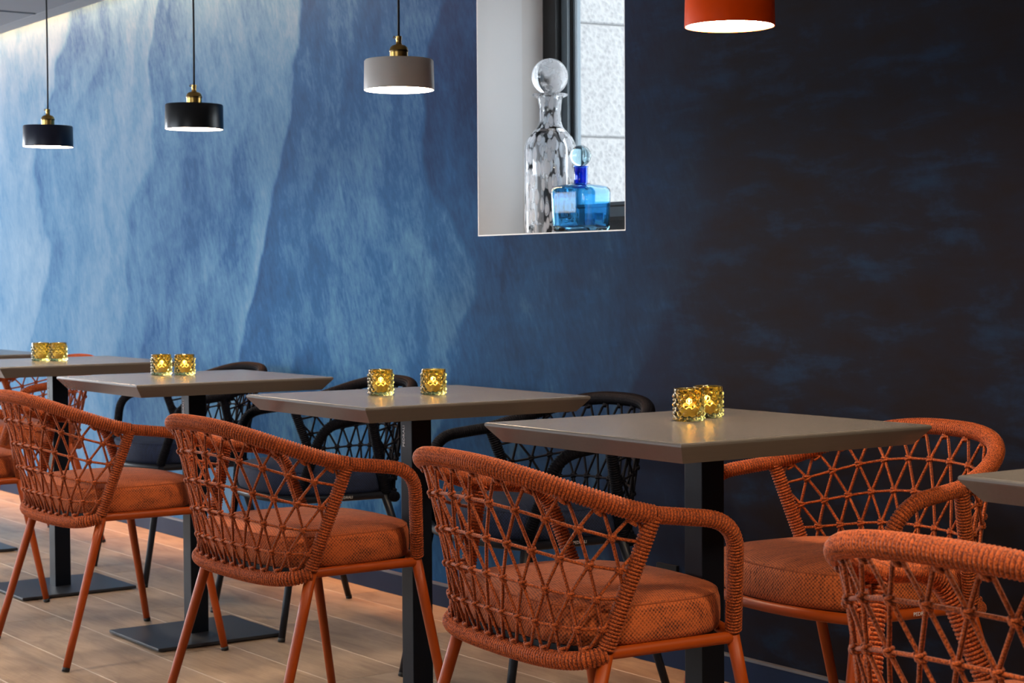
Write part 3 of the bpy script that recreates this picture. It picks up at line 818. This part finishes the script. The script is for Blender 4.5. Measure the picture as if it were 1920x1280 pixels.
for i, (x, y, t, lit, lab, _) in enumerate(vots):
    z = TH + tables[t][2] + 0.0003
    g = link('votive_glass', VM, None, None, (x, y, z), (0, 0, i * 0.37)); tag(g, lab, 'candle holder', 'amber hobnail votive glasses on the tables')
    c = tl if i == 0 else copy_tree(tl)
    c.location = (x + 0.001, y, z + 0.0062); c.rotation_euler = (0, 0, i * 1.1)
    tag(c, ('lit' if lit else 'unlit') + ' tealight inside the ' + where[i], 'candle', 'tealights inside the votive glasses')
for o in list(bpy.data.objects):
    if o.name.startswith('tealight') and o['label'].startswith('unlit'):
        for ch in list(o.children):
            if ch.name.startswith('flame'): bpy.data.objects.remove(ch)

# ------------------------------------------------------------------ bottles on the sill
bx, by = -4.272, 3.183
big = empty('glass_decanter', (bx, by, SILL + 0.0003))
tag(big, 'tall clear glass decanter with white flecks and round stopper on the window sill', 'bottle')
o_ = [(0.0005, 0.0), (0.070, 0.0), (0.0755, 0.003), (0.0765, 0.012), (0.0765, 0.245), (0.074, 0.262), (0.066, 0.280), (0.050, 0.298), (0.038, 0.312), (0.0325, 0.328), (0.0325, 0.375), (0.036, 0.396), (0.052, 0.4045), (0.0535, 0.407), (0.052, 0.4085)]
i_ = [(0.034, 0.402), (0.0285, 0.390), (0.028, 0.330), (0.034, 0.315), (0.047, 0.302), (0.0625, 0.282), (0.070, 0.262), (0.0725, 0.245), (0.0725, 0.034), (0.066, 0.026), (0.0005, 0.024)]
lathe('body', o_ + i_, 'speckle_glass', big, 64)
sp_ = [(0.0535 * math.sin(PI * k / 20) + 0.0002, 0.4595 - 0.0535 * math.cos(PI * k / 20)) for k in range(21)]
stp = lathe('stopper', sp_, 'cloudy_glass', big, 40)
lathe('stopper_plug', [(0.0003, 0.372), (0.0235, 0.372), (0.0262, 0.4095), (0.0003, 0.4105)], 'glass_clear', stp, 24)
sq = [(-0.030, -0.0765, 0.010), (-0.024, -0.0768, 0.013), (-0.018, -0.0772, 0.010), (-0.012, -0.0775, 0.0115), (-0.004, -0.0778, 0.010), (0.004, -0.0778, 0.015), (0.010, -0.0776, 0.010)]
c_, s_ = math.cos(0.95), math.sin(0.95)
tube('scribbled_signature', [(0.0772 * math.sin(a) * c_ + -0.0772 * math.cos(a) * -s_ * 1.0, 0.0, z) if False else (0.0772 * math.cos(a), 0.0772 * math.sin(a), z) for a, z in ((-1.75 + 0.045 * k, 0.0125 + (0.003 if k % 2 else 0)) for k in range(7))], 0.0005, 'wick', big, nr=5, step=None)

sx0, sy0 = -4.083, 3.150
sm = empty('blue_bottle', (sx0, sy0, SILL + 0.0003), math.radians(20))
tag(sm, 'small square shouldered blue glass bottle with ball stopper in front of the decanter', 'bottle')
o_ = [(0.0005, 0.0), (0.058, 0.0), (0.064, 0.003), (0.067, 0.012), (0.069, 0.06), (0.0705, 0.112), (0.069, 0.122), (0.062, 0.129), (0.045, 0.1335), (0.026, 0.136), (0.0215, 0.139)]
i_ = [(0.0185, 0.139), (0.022, 0.133), (0.044, 0.1300), (0.060, 0.1255), (0.0655, 0.119), (0.067, 0.112), (0.0655, 0.06), (0.0635, 0.018), (0.058, 0.012), (0.0005, 0.011)]
lathe('body', o_ + i_, 'glass_blue', sm, 64, n=5)
lathe('neck', [(0.0235, 0.134), (0.0205, 0.139), (0.0200, 0.150), (0.0205, 0.182), (0.0222, 0.185), (0.0222, 0.187), (0.0175, 0.187), (0.0165, 0.150), (0.0170, 0.138), (0.020, 0.134), (0.0235, 0.134)], 'glass_cobalt', sm, 32)
sp_ = [(0.0300 * math.sin(PI * k / 20) + 0.0002, 0.2165 - 0.0300 * math.cos(PI * k / 20)) for k in range(21)]
lathe('stopper', sp_, 'glass_paleblue', sm, 36)

# ------------------------------------------------------------------ pendant lamps
def make_pendant(x, y, zb, shade_mat, label, tilt, bow):
    R, H = 0.0825, 0.0705
    root = empty('pendant_lamp', (x, y, zb)); root.rotation_euler = tilt
    tag(root, label, 'lamp', 'pendant lamps above the tables')
    sh = lathe('shade', [(R - 0.0016, 0.0), (R, 0.0), (R - 0.0015, H - 0.003), (R - 0.004, H), (0.0002, H + 0.0005), (0.0002, H - 0.0015), (R - 0.006, H - 0.002), (R - 0.0035, H - 0.005), (R - 0.0016, 0.0)], shade_mat, root, 64)
    lathe('inner_lining', [(R - 0.0022, 0.0012), (R - 0.0042, H - 0.006), (R - 0.008, H - 0.0035), (0.0002, H - 0.0035)], 'liner_white', sh, 48, open_=True)
    lathe('diffuser', [(0.0002, 0.0066), (R - 0.006, 0.0066), (R - 0.0042, 0.0090), (0.0002, 0.0090)], 'lamp_glow', root, 48)
    z = H
    lathe('socket_body', [(0.0002, z), (0.0212, z), (0.0212, z + 0.018), (0.0002, z + 0.0185)], 'brass', root, 32)
    lathe('socket_collar', [(0.0005, z + 0.0180), (0.0222, z + 0.0180), (0.0228, z + 0.0205), (0.0222, z + 0.0225), (0.0005, z + 0.023)], 'brass_dark', root, 32)
    lathe('socket_cap', [(0.0005, z + 0.0225), (0.0220, z + 0.0225), (0.0200, z + 0.0290), (0.0150, z + 0.0335), (0.0080, z + 0.0355), (0.0066, z + 0.038), (0.0062, z + 0.045), (0.0070, z + 0.047), (0.0070, z + 0.055), (0.0005, z + 0.055)], 'brass', root, 32)
    screw = lathe('grip_screw', [(0.0002, 0), (0.0014, 0.0), (0.0014, 0.003), (0.0034, 0.0032), (0.0036, 0.0062), (0.0002, 0.0068)], 'steel', root, 12)
    screw.location = (-0.0052, -0.0046, z + 0.051); screw.rotation_euler = (math.radians(62), 0, math.radians(-38))
    top = CZ - 0.001 - zb
    zc = np.linspace(z + 0.052, top, 14); t = (zc - zc[0]) / (zc[-1] - zc[0])
    path = np.stack([bow[0] * np.sin(PI * np.minimum(1, t * 1.2)) * (1 - t) + bow[1] * t, np.zeros_like(t), zc], -1)
    tube('cord', path, 0.0029, 'cord_black', root, nr=8, step=None)
    lathe('ceiling_rose', [(0.0002, top - 0.03), (0.012, top - 0.03), (0.045, top - 0.018), (0.050, top), (0.0002, top)], 'brass', root, 32, (float(path[-1][0]), 0, 0))
    return root
make_pendant(-5.822, 2.25, 1.4685, 'shade_navy', 'small dark navy pendant lamp with brass socket, farthest left', (0.0, 0.022, 0), (0.004, -0.012))
make_pendant(-4.707, 2.25, 1.4490, 'shade_black', 'glossy black drum pendant lamp between the navy and white ones', (0.0, 0.018, 0), (0.004, -0.012))
make_pendant(-3.610, 2.25, 1.4635, 'shade_white', 'white drum pendant lamp with brass socket left of the window', (0, 0, 0), (0.001, -0.001))
make_pendant(-2.470, 2.25, 1.4793, 'shade_orange', 'bright orange pendant lamp cut off by the top edge of the photo', (0, 0, 0), (0, 0))

# ------------------------------------------------------------------ wall socket
so = empty('wall_socket', (-3.622, WY, 0.228)); tag(so, 'small black power socket low on the wall between the two nearest tables', 'socket')
boxes('cover_plate', [(-0.041, 0.041, -0.010, -0.0002, -0.041, 0.041)], 'outlet', so, 0.002)
rg = lathe('socket_ring', [(0.0195, 0.0), (0.0225, 0.0), (0.0225, 0.0025), (0.0195, 0.0025), (0.0195, 0.0)], 'outlet_ring', so, 32, (0, -0.0098, 0), (PI / 2, 0, 0))
lathe('socket_well', [(0.0002, 0.0), (0.0193, 0.0), (0.0193, 0.0008), (0.0002, 0.0008)], 'rubber', so, 24, (0, -0.0100, 0), (PI / 2, 0, 0))
